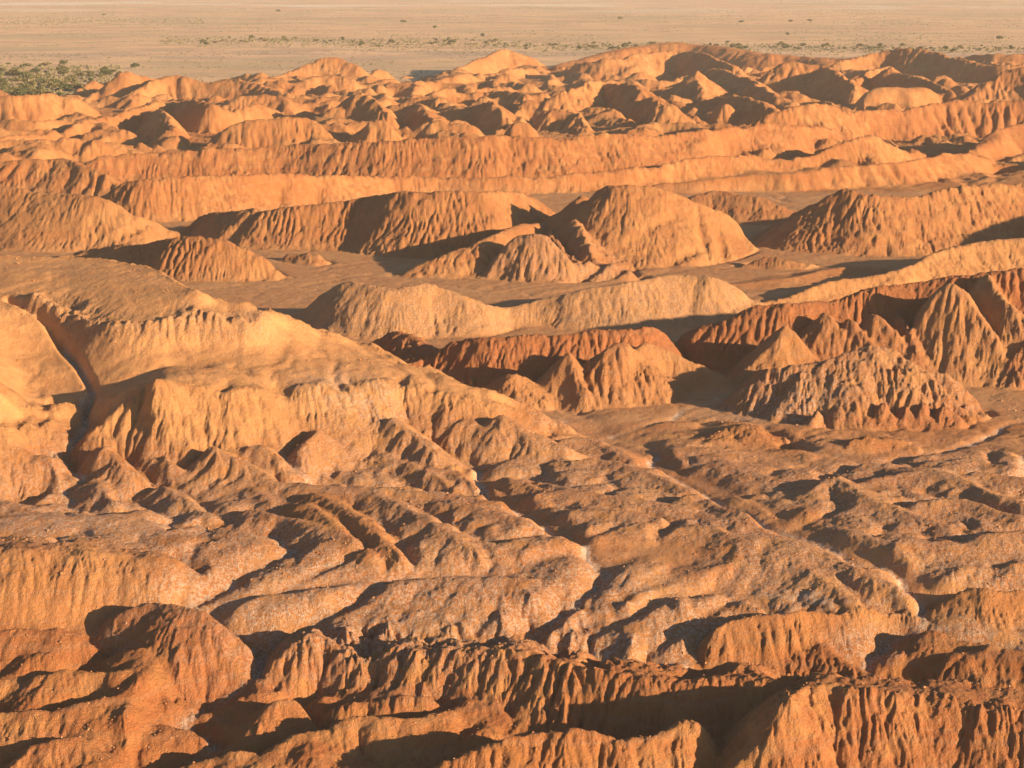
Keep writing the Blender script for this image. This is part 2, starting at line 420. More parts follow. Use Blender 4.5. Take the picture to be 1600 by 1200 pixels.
# ---- left smooth upland with its front scarp (gid 4)
MESA([(-260,398,28),(0,402,28),(60,404,28),(110,403,28),(160,405,28),(210,415,28),(240,425,28),(270,442,27),(300,455,27),(330,465,25),(380,475,24),(400,490,22),(440,500,19),(480,510,17),(520,525,15),(560,535,13),(600,548,12),(640,570,12),
      (680,576,11.5),(700,590,11),(730,602,9.5),(760,608,9),(800,622,7),(830,637,5),(872,657,2),
      (830,645,4),(760,625,8),(700,612,10),(640,592,12),(560,598,12.5),(520,600,13),(480,604,13),(440,606,13),(400,604,14),(350,606,14.5),(300,600,15.5),(240,593,17),(220,600,15.5),(185,640,11),(160,660,9),(130,655,8.5),(60,655,9.5),(0,665,10.5),(-260,660,14)],
     s=.74, red=.02, crust=.12, g=.7, wl=1.1, gid=4, gtop=.12, inner=[(200,480,24),(180,540,18),(330,540,17.2),(250,500,22),(450,560,15),(0,490,22),(0,560,16.5),(60,560,14),(60,610,11),(-150,560,24),(-150,490,28),(165,600,12.5)])
BUMP([(60,450,27),(90,455,26.5),(150,465,27.5),(200,478,26),(260,487,24.5),(330,485,24.5),(370,500,22)], w=4, h=2.2, crust=.6, sharp=1.2, g=1.2)
CUT([(20,500,19),(70,515,18),(95,545,15.5),(118,575,13),(148,610,11),(140,640,8),(136,670,5),(135,712,0)], w=1.1, depth=2.4)
CUT([(150,600,13),(200,590,14),(260,570,15),(310,560,17)], w=3.0, depth=.9)
# spurs at the foot of the scarp
SP_ = dict(cs=.45,s=.5,b=.5,k=.8,r=1.0,gid=3,crust=.6,red=.3,g=.38,wl=1.8)
def S(pts, **kw):
    pts = [(u_, v_, v_ + .62 * (w_ - v_)) for u_, v_, w_ in pts]
    d = dict(SP_); d.update(kw); R(pts, **d)
S([(540,660,700),(572,640,700),(590,645,705),(640,680,725),(700,715,745),(770,762,775)])
S([(455,705,745),(500,690,745),(560,690,745),(600,705,750),(650,720,755),(700,745,765)])
S([(690,680,715),(720,668,712),(760,670,712),(800,690,720),(830,705,722)], red=.1)
S([(860,690,715),(900,680,715),(935,680,718),(965,690,725),(1010,715,740),(1060,738,750)])
S([(900,715,745),(950,710,748),(985,725,755),(1040,750,770),(1100,775,785)])
S([(640,725,745),(720,730,760),(800,745,775),(870,765,790),(930,790,800)], crust=.5)
S([(200,735,790),(240,750,800),(290,775,815),(330,800,825)]); S([(60,725,770),(120,728,790),(150,745,800),(180,780,812)])
S([(0,740,775),(60,760,785),(120,790,808)]); S([(240,745,775),(320,750,790),(390,755,800),(430,790,815),(440,815,822)])
S([(300,750,790),(400,745,800),(500,752,815),(600,756,815),(700,765,815),(780,785,818)],s=.4,b=.4)
S([(380,790,825),(440,805,850),(520,820,865),(570,850,868)]); S([(500,765,830),(560,795,858),(590,830,868),(632,864,872)], crust=.1)
S([(480,780,845),(520,800,862),(545,830,866),(580,862,870)], crust=.1)
S([(590,765,820),(650,790,845),(690,810,860),(720,845,868),(745,862,870)])
S([(700,775,825),(760,790,840),(810,805,845),(862,830,842)])
S([(240,832,860),(300,810,860),(340,812,862),(400,840,870),(440,860,872)], crust=.9)
S([(0,808,855),(60,805,855),(130,806,855),(200,808,855),(240,820,858),(290,850,865)], s=.2,b=.2,crust=1,g=.2)
S([(820,780,800),(860,760,800),(920,765,800),(1000,780,805),(1060,790,810)]); S([(870,800,820),(920,790,822),(980,795,826),(1030,810,830)])
S([(780,870,885),(850,850,884),(920,830,882),(950,825,880),(985,840,872)], crust=.3)
S([(1030,825,845),(1060,815,848),(1110,820,850),(1140,835,852)]); S([(1070,770,800),(1110,755,805),(1150,757,806),(1180,775,806),(1210,800,808)])
S([(1270,755,800),(1300,738,805),(1330,748,810),(1370,775,820),(1430,800,826),(1490,825,832)],red=.25)
S([(1370,745,775),(1420,732,780),(1460,728,782),(1500,740,790),(1550,765,800),(1620,790,810)])
S([(1500,745,775),(1540,735,775),(1600,745,780),(1700,760,790)]); S([(1440,785,815),(1490,775,815),(1540,785,820),(1600,805,830)])
S([(1200,815,822),(1225,800,822),(1245,785,820),(1262,795,818)],crust=.1,red=.4)
S([(1370,880,905),(1400,845,905),(1430,840,880),(1480,850,885),(1530,855,880),(1600,850,880)])
S([(1100,780,800),(1160,800,830),(1220,815,845),(1280,845,850)]); S([(1130,850,875),(1200,840,880),(1260,848,885),(1310,870,900),(1370,895,915),(1430,915,922)])
S([(1065,890,912),(1075,885,915),(1110,882,918),(1140,878,918),(1150,865,910)],s=.8,crust=.2,g=.3)
S([(1150,870,905),(1200,860,908),(1240,870,912),(1280,900,930),(1330,925,940)]); S([(1200,895,925),(1250,910,938),(1300,935,950)])
S([(1480,900,935),(1520,880,935),(1600,880,930)]); S([(1540,835,870),(1600,825,870),(1700,820,870)])
# lobed crust beds
S([(430,905,935),(500,895,935),(600,893,935),(700,895,938),(780,900,940),(830,905,940)],s=.3,b=.3,crust=.6)
for p_ in ([(560,930),(590,950),(610,985),(640,1003)],[(640,935),(690,945),(715,975),(745,1003)],[(720,935),(765,955),(790,980),(812,1006)],[(460,950),(500,960),(520,985),(560,1000)],
           [(860,945),(900,950),(915,970),(900,1000),(860,1010)],[(930,950),(975,965),(990,985),(970,1008)],[(815,940),(850,965),(850,1000)],
           [(830,905),(860,895),(880,915),(905,935)],[(890,905),(925,890),(945,915),(975,935)],[(960,895),(1000,895),(1030,915),(1060,935)],[(1030,905),(1080,905),(1130,925),(1180,940)],
           [(1140,925),(1200,925),(1250,940),(1300,950)]):
    n_ = len(p_)
    S([(u_,v_, v_ + (22 - 6*i_) ) for i_,(u_,v_) in enumerate(p_)], crust=.9, g=.5, s=.5, b=.5)
S([(980,985,1010),(1040,980,1012),(1080,982,1015),(1105,995,1020),(1160,1025,1035)],red=.5,crust=.3,s=.6)
S([(830,1035,1045),(880,1020,1045),(960,1015,1045),(1040,1015,1042),(1070,1030,1040)],s=.3,b=.3)
S([(1080,1050,1062),(1130,1035,1065),(1170,1030,1068),(1240,1045,1070)],s=.35,b=.3,red=.4,crust=.2)
# channels
CUT([(880,625),(920,655),(960,690),(1040,730),(1130,762),(1210,800),(1270,830),(1330,855),(1390,890),(1440,915),(1490,938),(1560,960)], w=2.2, depth=1.6, crust=.3, floor=1)
CUT([(720,720),(780,765),(850,815),(900,838),(1000,850),(1080,850)], w=2.2, depth=1.4, crust=.2)
CUT([(990,850),(900,855),(800,882),(720,886),(600,900),(480,915),(380,925),(300,960)], w=2.5, depth=1.6, crust=.5)
CUT([(1000,870),(1040,860),(1060,900),(1020,905)], w=6, depth=1.0, crust=.0)
# ---- foreground (gid 2/3)
FG = dict(gid=2, red=.5, crust=.1, wl=1.2, g=.65)
def G(pts, **kw):
    d = dict(FG); d.update(kw); R(pts, **d)
G([(-200,862,978),(0,862,978),(100,862,978),(200,868,965),(280,878,955),(340,880,940),(400,885,925),(432,895,915)], s=.5,b=.1,red=.2,crust=.1,wl=1.3,g=.6)
CUT([(0,985),(60,980),(130,975),(180,965)], w=4, depth=2)
G([(140,1000,1050),(190,955,1060),(230,937,1065),(260,940,1075),(300,957,1085),(345,975,1090),(385,1000,1085),(400,1015,1075)], s=.55,b=.5,red=.7,crust=.2)
G([(-60,985,1045),(0,985,1045),(60,987,1045),(110,988,1046),(150,1000,1046),(200,1015,1046),(240,1030,1044)], s=.7,b=.4,red=.65)
G([(-60,1075,1092),(0,1067,1092),(40,1050,1092),(80,1046,1092),(140,1048,1092),(200,1045,1092),(240,1051,1092),(262,1070,1092),(272,1084,1090)],red=.15,cs=1.3,s=.9,g=.5)
G([(-60,1120,1155),(0,1115,1158),(100,1110,1160),(130,1098,1160),(200,1090,1150),(260,1085,1140),(300,1078,1135),(340,1084,1130),(380,1098,1120)],s=.5,b=.4,g=.5,red=.5)
G([(250,1110,1160),(300,1120,1170),(330,1140,1180)],s=.5); G([(330,1110,1165),(370,1120,1175),(420,1145,1180)],s=.5)
G([(30,1185,1215),(60,1165,1215),(100,1155,1215),(150,1160,1215),(200,1185,1215)],s=.6)
G([(360,1060,1100),(400,1035,1100),(430,1011,1100),(465,999,1095),(500,998,1090),(530,1006,1090),(560,1013,1095),(600,1018,1100),(640,1018,1108),(700,1017,1115),(760,1016,1122),(830,1022,1135),(880,1034,1145),(940,1050,1155),(1000,1058,1165),(1060,1068,1170),(1110,1064,1170),(1170,1060,1170),(1250,1074,1170)], s=.95, b=.12, g=1.2, wl=1.15, red=.5)
G([(940,1050,1150),(975,1058,1150),(1010,1075,1155),(1000,1095,1158),(968,1118,1160)], cs=2,s=.8,b=.8,red=.4)
G([(385,1115,1150),(420,1100,1150),(450,1095,1150),(480,1108,1148),(520,1130,1145)],red=.4,s=.7)
G([(510,1108,1135),(550,1098,1135),(600,1100,1135),(640,1088,1135),(690,1088,1135),(732,1106,1132)],s=.7,b=.7)
G([(480,1165,1200),(520,1140,1205),(555,1124,1205),(600,1122,1205),(660,1124,1200),(700,1110,1190),(750,1122,1180)],red=.25,s=.8,b=.7)
G([(740,1112,1150),(790,1112,1155),(830,1113,1160),(870,1135,1165),(915,1152,1170)],red=.35,s=.8,b=.8)
G([(250,1198,1230),(310,1180,1230),(370,1172,1230),(430,1160,1225),(490,1143,1215),(540,1160,1215),(600,1175,1215)],red=.2,s=.7)
G([(640,1230,1330),(690,1200,1330),(745,1168,1330),(800,1155,1330),(850,1145,1330),(895,1140,1330),(945,1146,1325),(965,1158,1325),(1000,1150,1320),(1045,1140,1315),(1066,1125,1310),(1085,1132,1310),(1105,1155,1300),(1125,1172,1290),(1150,1195,1280)],red=.35,s=.8,b=.9,g=.8,wl=1.2)
G([(1000,1120,1160),(1015,1115,1165),(1040,1125,1170),(1060,1125,1175)],red=.3,cs=2,s=.9,b=.9)
MESA([(1225,1090,-1.0),(1260,1076,-1.0),(1300,1073,-1.0),(1350,1080,-1.3),(1400,1085,-1.6),(1450,1086,-2.0),(1500,1090,-2.0),(1550,1102,-2.5),(1600,1112,-3.0),(1750,1140,-4.0),(1750,1090,-3.0),(1600,1082,-3.0),(1500,1070,-2.5),(1400,1062,-2.0),(1300,1058,-2.0),(1240,1066,-2.0)], z0=-22, s=1.0, g=1.0, wl=1.15, red=.55, gid=2, gtop=.4)
G([(1226,1088,1320),(1212,1112,1320),(1190,1150,1320),(1150,1200,1320)],cs=1.3,s=1.0,b=1.2,red=.3)
G([(1120,980,1010),(1140,968,1008),(1170,965,1004),(1220,957,1000),(1260,953,995),(1300,960,990),(1330,956,985),(1350,946,985),(1400,945,980),(1450,942,978),(1470,935,976),(1500,924,978),(1520,910,980),(1545,920,980),(1570,922,975),(1620,920,970),(1750,920,970)],cs=.8,s=.8,b=.9,red=.15,k=.6,g=.8,r=.4)
G([(1280,985,1010),(1330,972,1010),(1370,985,1012),(1400,1010,1018)],s=.5,b=.5,crust=.7); G([(1150,1000,1020),(1230,1005,1035),(1300,1030,1045)],s=.4,b=.4); G([(1210,980,1010),(1260,1000,1025),(1340,1020,1040)],s=.4,b=.4)
G([(1400,995,1020),(1450,985,1025),(1500,1000,1030),(1560,1005,1030)],s=.5,b=.5)
G([(1355,1080,1083),(1380,1060,1085),(1402,1045,1086),(1425,1050,1086),(1478,1080,1085)],s=.6,b=.6,red=.3,g=.7)
G([(1480,1040,1070),(1520,1030,1072),(1540,1024,1074),(1554,1008,1075),(1580,1025,1075),(1620,1040,1075)],s=.5,b=.6,red=.35,g=.6)

# ---- high ground right of the picture that shades its right side
R([(1950,262,24),(2060,275,32),(2080,300,28)],ex=True,z0=0,s=.5,b=.5)
R([(1900,172,24),(2060,178,32),(2100,190,26)],ex=True,z0=0,s=.5,b=.5)
R([(1980,1130,-1),(2080,1100,6),(2200,1050,6)],ex=True,z0=-16,s=.8,b=.8)

BUMP([(300,472,26),(330,478,25.5),(365,492,24),(400,505,21)], w=3, h=1.6, crust=.5, sharp=1.2, g=.7)
BUMP([(420,500,20),(470,512,18),(520,526,15)], w=3, h=1.2, crust=.3, sharp=1.2, g=.7)
BUMP([(0,650,9),(60,640,10),(120,640,9)], w=3, h=1.0, sharp=2, g=1.0)

TRACKS += [([(520,432),(600,438),(680,447),(760,456),(830,461),(900,464)], 2.2, .55), ([(600,432),(640,428),(720,436),(800,446),(880,452),(960,448),(1010,440)], 1.5, .35),
  ([(1130,345),(1180,352),(1215,340),(1250,318),(1290,300)], 2.0, .4), ([(1040,740),(1130,775),(1210,812),(1290,842),(1350,868),(1400,900),(1450,922)], .8, .6),
  ([(1180,920),(1240,925),(1280,945),(1300,955)], 1.2, .9), ([(820,1018),(880,1012),(950,1010)], 1.5, .7), ([(960,1020),(985,1040),(1010,1052)], 1.0, .9)]

for p_ in ([(235,690),(262,715),(300,738),(350,752)],[(165,700),(185,722),(215,742)],[(330,700),(375,722),(420,745),(450,760)],[(395,690),(430,712),(452,735)],[(60,700),(85,722),(120,740)],[(500,672),(470,700),(455,725)],[(620,655),(660,680),(690,705)],[(700,640),(740,662),(790,685)],[(780,648),(820,668),(870,690)]):
    S([(u_, v_, v_ + 90 - 24 * i_) for i_, (u_, v_) in enumerate(p_)], cs=1.5,s=.6,b=.6, crust=.35, red=.12, gid=4)
for u_, v_, w_ in ((480,965,12),(620,975,14),(690,955,9),(880,960,14),(960,930,12),(120,830,16),(560,690,9),(1240,650,7),(1150,648,7),(700,1000,12),(320,935,8)):
    BUMP([(u_ - 25, v_, zlev(v_)), (u_ + 25, v_ + 4, zlev(v_))], w=w_, h=.2, crust=1.0)

FLATS += [([(840,640),(920,650),(1000,668),(1100,660)], 9.0, .95), ([(920,660),(985,695),(1050,728),(1130,762),(1210,800),(1270,832),(1340,865),(1410,905),(1470,935)], 4.5, .85),
  ([(1540,615),(1640,640)], 16.0, .95), ([(1200,690),(1300,712),(1400,705),(1560,700)], 9.0, .7), ([(960,865),(1040,868),(1070,895)], 5.5, .9), ([(740,735),(790,775),(850,820),(900,840)], 2.5, .8),
  ([(880,990),(1000,975),(1080,960),(1120,950)], 3.0, .7)]

#FEATURES_END

# ------------------------------------------------------------------ running water
import heapq
def sample(M, x, y):
    """bilinear read of a map kept on the (a, ln y) grid"""
    fj = np.interp(x / y, Ac, np.arange(nac)); fi = (np.log(y) - Lc[0]) / (Lc[1] - Lc[0])
    j = np.clip(fj.astype(int), 0, nac - 2); i = np.clip(fi.astype(int), 0, nrc - 2)
    tj = np.clip(fj - j, 0, 1); ti = np.clip(fi - i, 0, 1)
    return (M[i, j] * (1 - tj) + M[i, j + 1] * tj) * (1 - ti) + (M[i + 1, j] * (1 - tj) + M[i + 1, j + 1] * tj) * ti
ATT['salt'] = np.zeros_like(XC)
for pts_, w_, v_ in TRACKS: STREAK(pts_, w_, v_)
def drain(h, nx, ny):
    """flood from the rim inwards: order of cells, receivers, then gathered area"""
    N_ = nx * ny
    H_ = h.ravel().tolist(); rec = list(range(N_)); done = bytearray(N_); heap = []; order = []
    for i in range(ny):
        for j in range(nx):
            if i in (0, ny - 1) or j in (0, nx - 1):
                k = i * nx + j; heapq.heappush(heap, (H_[k], k, k)); 
    nb = (-1, 1, -nx, nx, -nx - 1, -nx + 1, nx - 1, nx + 1)
    push, pop = heapq.heappush, heapq.heappop
    while heap:
        z, k, r = pop(heap)
        if done[k]: continue
        done[k] = 1; rec[k] = r; order.append(k)
        c = k % nx
        rim = c == 0 or c == nx - 1 or k < nx or k >= N_ - nx
        for d in nb:
            q = k + d
            if rim and (q < 0 or q >= N_ or abs(q % nx - c) > 1): continue
            if not done[q]:
                zq = H_[q]
                # steepest pusher wins: key is the flooded height, nudged by the drop
                push(heap, (zq if zq > z else z + 1e-4, q, k))
    # prefer the steepest already drained neighbour
    area = [1.0] * N_
    for k in reversed(order):
        r = rec[k]
        if r != k: area[r] += area[k]
    return np.array(area).reshape(ny, nx)
def carve(x0, x1, y0, y1, dx, passes, amp, seed, fade=8, salt=0, steep=(.9, 1.4)):
    xs = np.arange(x0, x1, dx); ys = np.arange(y0, y1, dx)
    X, Y = np.meshgrid(xs, ys); X = X.astype(F32); Y = Y.astype(F32)
    ny, nx = X.shape
    h0 = sample(Z, X, Y); g = np.clip(sample(blur0(ATT['gul']), X, Y), 0, 1.3)
    h = h0 + amp * fbm(X, Y, dx * 12, seed, 3, .6)
    DT = np.zeros_like(h)
    sy_, sx_ = np.gradient(h0, dx)
    gm = np.clip(0.08 + 1.6 * g, 0, 1.1) * (1 - 0.92 * sstep(steep[0], steep[1], np.hypot(sx_, sy_)))
    for Ac_, c0, c1, ex, S_ in passes:
        a = drain(h, nx, ny) * dx * dx
        D = np.where(a > Ac_, np.minimum(c0 * (a / Ac_) ** ex, c1), 0.0) * gm
        for _ in range(int(c1 / (S_ * dx)) + 2):
            for ax in (0, 1):
                for sh in (1, -1):
                    D = np.maximum(D, np.roll(D, sh, ax) - S_ * dx)
            for s1 in (1, -1):
                for s2 in (1, -1):
                    D = np.maximum(D, np.roll(np.roll(D, s1, 0), s2, 1) - S_ * dx * 1.414)
        h = h - D; DT += D
    DT = (DT * 2 + np.roll(DT, 1, 0) + np.roll(DT, -1, 0) + np.roll(DT, 1, 1) + np.roll(DT, -1, 1)) / 6
    if salt: DT = (DT * 2 + np.roll(DT, 1, 0) + np.roll(DT, -1, 0) + np.roll(DT, 1, 1) + np.roll(DT, -1, 1)) / 6
    m = (XC > x0 + dx) & (XC < x1 - 2 * dx) & (YC > y0 + dx) & (YC < y1 - 2 * dx)
    fx = (XC[m] - x0) / dx; fy = (YC[m] - y0) / dx
    j = fx.astype(int); i = fy.astype(int); tj = fx - j; ti = fy - i
    def rd(M): return (M[i, j] * (1 - tj) + M[i, j + 1] * tj) * (1 - ti) + (M[i + 1, j] * (1 - tj) + M[i + 1, j + 1] * tj) * ti
    e = np.clip(np.minimum(np.minimum(fx, nx - fx), np.minimum(fy, ny - fy)) / fade, 0, 1)
    dd = rd(DT) * e
    Z[m] -= dd - dd.mean() * .6 * (np.clip(ATT['gul'][m], 0, .5))
    cr = np.clip(dd / 1.2, 0, 1) * (ATT['gul'][m] < .75)
    ATT['crust'][m] = np.clip(ATT['crust'][m] + .3 * cr * (ATT['crust'][m] > .3), 0, 1)
    if salt:
        am = (a > salt).astype(float)
        am = np.maximum(am, .6 * np.maximum(np.roll(am, 1, 1), np.roll(am, -1, 1)))
        ATT['salt'][m] = np.maximum(ATT['salt'][m], rd(am) * e)
def blur0(M):
    M = (M + np.roll(M, 1, 0) + np.roll(M, -1, 0)) / 3
    return (M + np.roll(M, 1, 1) + np.roll(M, -1, 1)) / 3
#CARVE_BEGIN
sq = low * np.isin(GID, (0, 3))
for _ in range(4): sq = blur0(sq)
Z = ZLEVEL + (Z - ZLEVEL) * (1 - 0.36 * sq)
MEX = 9.0 * fbm(XC, YC, 34.0, 801, 3); MEY = 11.0 * fbm(XC, YC, 34.0, 811, 3); WOB = np.clip(1 + 1.2 * fbm(XC, YC, 20.0, 821, 2), .45, 1.8)
for pts_, w_, q_ in FLATS:      # silt floors of the washes
    P_ = refine([ground(u, v, zlev(v)) + (0.0,) for u, v in pts_], 1)
    d_, _, _ = segs(WX + MEX, WY + MEY, P_)
    e_ = np.exp(-(d_ / (w_ * WOB)) ** 2) * q_ * (np.isin(GID, (0, 3)) | (GID == 9))
    e_ = blur0(e_)
    Z = Z * (1 - e_) + (ZLEVEL - 1.7 * np.clip(4.5 / w_, .2, 1) + .3 * lobes) * e_
    for n_, v_ in (('gul', .02), ('crust', .25), ('red', .2)): ATT[n_] = ATT[n_] * (1 - e_) + v_ * e_
carve(-150, 150, 238, 478, 0.8, [(40, .8, 2.6, .26, .38), (13, .5, 1.1, .2, .5), (5, .3, .6, .2, .6)], .7, 701, salt=900, steep=(.40, .62))
carve(-235, 235, 478, 800, 1.3, [(50, 1.0, 2.6, .2, .6), (12, .65, 1.2, .15, .7)], .7, 711)
carve(-700, 700, 960, 2060, 4.2, [(420, 4.5, 12, .25, .5), (110, 2.6, 5.0, .2, .6), (45, 1.4, 2.4, .2, .7)], 5.0, 721)
carve(-330, 330, 800, 960, 2.0, [(70, 1.7, 4.5, .2, .6), (22, .9, 1.8, .15, .7)], 1.4, 731)
#CARVE_END
Z = np.where(infar > .95, np.maximum(Z, np.where(YC > 1000, .6, -99)), Z).astype(F32)
up4 = (GID == 4) * (YC < 480) * (1 - sstep(1.5, 9.0, Z + 2.0 * lobes))
up4 = blur0(blur0(up4))
for n_, v_ in (('red', .24), ('crust', .6)): ATT[n_] = ATT[n_] * (1 - up4) + v_ * up4
flo = ((GID == 0) & (VC > 300) & (VC < 660)).astype(F32)
ATT['floor'] = np.clip(blur0(blur0(flo)), 0, 1)
print('water', time.time() - T0)

print('features', time.time() - T0)

# ------------------------------------------------------------------ upsample
def up1(M, axis):
    M = np.moveaxis(M, axis, 0)
    n = M.shape[0]
    i = np.arange(n - 1)
    p0, p1, p2, p3 = M[np.clip(i - 1, 0, n - 1)], M[i], M[i + 1], M[np.clip(i + 2, 0, n - 1)]
    out = np.empty(((n - 1) * K + 1,) + M.shape[1:], F32)
    for q in range(K):
        t = q / K
        out[q:(n - 1) * K:K] = (p1 * (1 - 2.5 * t * t + 1.5 * t ** 3) + p0 * (-.5 * t + t * t - .5 * t ** 3)
                  + p2 * (.5 * t + 2 * t * t - 1.5 * t ** 3) + p3 * (-.5 * t * t + .5 * t ** 3))
    out[-1] = M[-1]
    return np.moveaxis(out, 0, axis)
def up(M): return up1(up1(M.astype(F32), 0), 1)
def blur(M, n=1):
    for _ in range(n):
        M = (M + np.roll(M, 1, 0) + np.roll(M, -1, 0)) / 3
        M = (M + np.roll(M, 1, 1) + np.roll(M, -1, 1)) / 3
    return M
def grad(Zg, Ag, Lg, Yg):
    """world gradient on the (a, ln y) grid: x = a*y, y = e^l"""
    za = np.gradient(Zg, Ag, axis=1).astype(F32); zl = np.gradient(Zg, Lg, axis=0).astype(F32)
    gx = za / Yg
    gy = (zl - za * Ag[None, :].astype(F32)) / Yg
    return gx, gy
Zb = blur(Z, 3)
gxc, gyc = grad(Zb, Ac, Lc, YC)
Zf = up(Z)
GX, GY = up(gxc), up(gyc)
GUL = np.clip(up(ATT['gul']), 0, 2); WLs = np.clip(up(ATT['wl']), .4, 3)
YF = (np.exp(LY)[:, None] * np.ones(NA)[None, :]).astype(F32)
XF = (YF * A[None, :]).astype(F32)
print('upsampled', Zf.shape, time.time() - T0)

# ------------------------------------------------------------------ slope-following gullies
def gullies(px, py, dx, dy, seed):
    """stripes that run down the slope: value and across-slope derivative of the phase"""
    xi = np.floor(px); yi = np.floor(py)
    fx = px - xi; fy = py - yi
    xi = xi.astype(np.int32); yi = yi.astype(np.int32)
    c = np.zeros_like(px); s = np.zeros_like(px); wt = np.zeros_like(px)
    for i in (-1, 0, 1):
        for j in (-1, 0, 1):
            hx = _hash(xi + i, yi + j, seed); hy = _hash(xi + i, yi + j, seed + 77)
            qx = fx - i - hx; qy = fy - j - hy
            d2 = qx * qx + qy * qy
            w = np.exp(-d2 * 2.2)
            ph = (qx * dx + qy * dy) * F32(6.2832)
            c += np.cos(ph) * w; s += np.sin(ph) * w; wt += w
    c /= wt; s /= wt
    m = np.sqrt(c * c + s * s) + 1e-4
    q = np.minimum(1, m * 2.2) / m
    return c * q, s * q
ROW = (LY[1] - LY[0])
#GULLY_BEGIN
OCT = [(11.0, 0.05), (5.2, 0.085), (2.5, 0.165), (1.25, 0.20), (0.7, 0.16)]
#GULLY_END
CH = 220
for r0 in range(0, NR, CH):
    sl = slice(r0, min(r0 + CH, NR))
    x, y = XF[sl], YF[sl]
    gx, gy = GX[sl].copy(), GY[sl].copy()
    z = np.zeros_like(x)
    g0 = np.sqrt(gx * gx + gy * gy)
    amp = GUL[sl] * sstep(0.03, 0.55, g0)
    dsc = F32(max(1.0, float(y.mean()) / 700.0)) ** 0.5
    dsc = 1.0
    # the phase field needs a scale that is constant in space: pick per octave
    for o, (wlen, am) in enumerate(OCT):
        wlen = wlen * dsc
        gn = np.sqrt(gx * gx + gy * gy) + 1e-3
        dx, dy = -gy / gn, gx / gn
        wp = 0.45 * vnoise(x / (2.3 * wlen), y / (2.3 * wlen), 400 + o)
        c, s_ = gullies(x / wlen + wp, y / wlen - wp, dx, dy, 100 + o * 13)
        am = am * np.clip(0.9 + 1.5 * vnoise(x / (4.1 * wlen) + 7, y / (4.1 * wlen), 420 + o), .1, 2)
        # fade what the mesh cannot hold
        fade = np.clip(wlen / (2.6 * np.abs(dy) * ROW * y + 2.6 * np.abs(dx) * DA * y) - .5, 0, 1)
        wsel = np.clip(1.0 + (WLs[sl] - 1) * (3.0, 1.2, -.2, -.3, -.3)[o], 0.15, 4.0)
        a_ = amp * am * wlen * fade * wsel
        rt = np.sqrt((1 + c) * 0.5 + 0.006)
        f = rt - 1
        z += a_ * (f + 0.3)
        df = 0.25 / np.maximum(rt, .25)          # df/dc
        k_ = a_ * df * (-s_) * F32(6.2832) / wlen
        gx += k_ * dx; gy += k_ * dy
    # lumps and clods
    rough = 0.15 + 0.85 * np.clip(GUL[sl], 0, 1) ** 1.5
    yy = np.clip(y / 300.0, .7, 6)
    rr_ = 1 - 2 * np.abs(fbm(x, y, 2.2, 211, 3, .7))
    z += rough * (0.28 * fbm(x, y, 1.5, 201, 2) + 0.6 * fbm(x, y, 5.0, 207, 2) + 0.36 * rr_)
    fy = np.clip((y - 800) / 400, 0, 1)
    if fy.max() > 0: z += rough * fy * 1.1 * (0.6 - 2 * np.abs(fbm(x, y, 10.0, 221, 3, .6)))
    Zf[sl] += z
print('gullies', time.time() - T0)

# ------------------------------------------------------------------ mesh
GIDF = np.repeat(np.repeat(GID, K, 0), K, 1)[:NR, :NA]
verts = np.stack([XF, YF, Zf], -1).reshape(-1, 3).astype(F32)
atts = {k: np.clip(up(blur(ATT[k], 1)), 0, 1).reshape(-1) for k in ('red', 'crust', 'gul', 'salt', 'floor')}
idx = np.arange(NR * NA, dtype=np.int32).reshape(NR, NA)
quads = np.stack([idx[:-1, :-1], idx[:-1, 1:], idx[1:, 1:], idx[1:, :-1]], -1).reshape(-1, 4)
fg = GIDF[:-1, :-1].reshape(-1)

def mesh_from(name, q, mat):
    used, inv = np.unique(q, return_inverse=True)
    v = verts[used]; inv = inv.reshape(-1).astype(np.int32)
    me = bpy.data.meshes.new(name)
    me.vertices.add(len(v)); me.vertices.foreach_set('co', v.ravel())
    me.loops.add(len(inv)); me.loops.foreach_set('vertex_index', inv)
    nf = len(q)
    me.polygons.add(nf)
    me.polygons.foreach_set('loop_start', np.arange(0, nf * 4, 4, dtype=np.int32))
    me.update(calc_edges=True)
    me.polygons.foreach_set('use_smooth', np.ones(nf, bool))
    for k_, arr in atts.items():
        at = me.attributes.new(k_, 'FLOAT', 'POINT')
        at.data.foreach_set('value', arr[used].astype(F32))
    me.materials.append(mat)
    o = bpy.data.objects.new(name, me)
    col.objects.link(o)
    o['kind'] = 'structure'
    return o

# ------------------------------------------------------------------ materials
def nodes(name):
    m = bpy.data.materials.new(name); m.use_nodes = True
    nt = m.node_tree; nt.nodes.clear()
    out = nt.nodes.new('ShaderNodeOutputMaterial')
    b = nt.nodes.new('ShaderNodeBsdfPrincipled')
    b.inputs['Roughness'].default_value = 0.95
    b.inputs['Specular IOR Level'].default_value = 0.1
    nt.links.new(b.outputs[0], out.inputs[0])
    return m, nt, b
def N(nt, t, **kw):
    n = nt.nodes.new(t)
    for k_, v_ in kw.items(): setattr(n, k_, v_)
    return n
def mixc(nt, fac, a, b):
    n = N(nt, 'ShaderNodeMix', data_type='RGBA')
    if isinstance(fac, (int, float)): n.inputs[0].default_value = fac
    else: nt.links.new(fac, n.inputs[0])
    for i, v_ in ((6, a), (7, b)):
        if isinstance(v_, tuple): n.inputs[i].default_value = v_ + (1,)
        else: nt.links.new(v_, n.inputs[i])
    return n.outputs[2]
def ramp(nt, src, lo, hi, a=0.0, b=1.0):
    n = N(nt, 'ShaderNodeMapRange', interpolation_type='SMOOTHSTEP')
    nt.links.new(src, n.inputs[0])
    for i, v_ in zip((1, 2, 3, 4), (lo, hi, a, b)): n.inputs[i].default_value = v_
    return n.outputs[0]
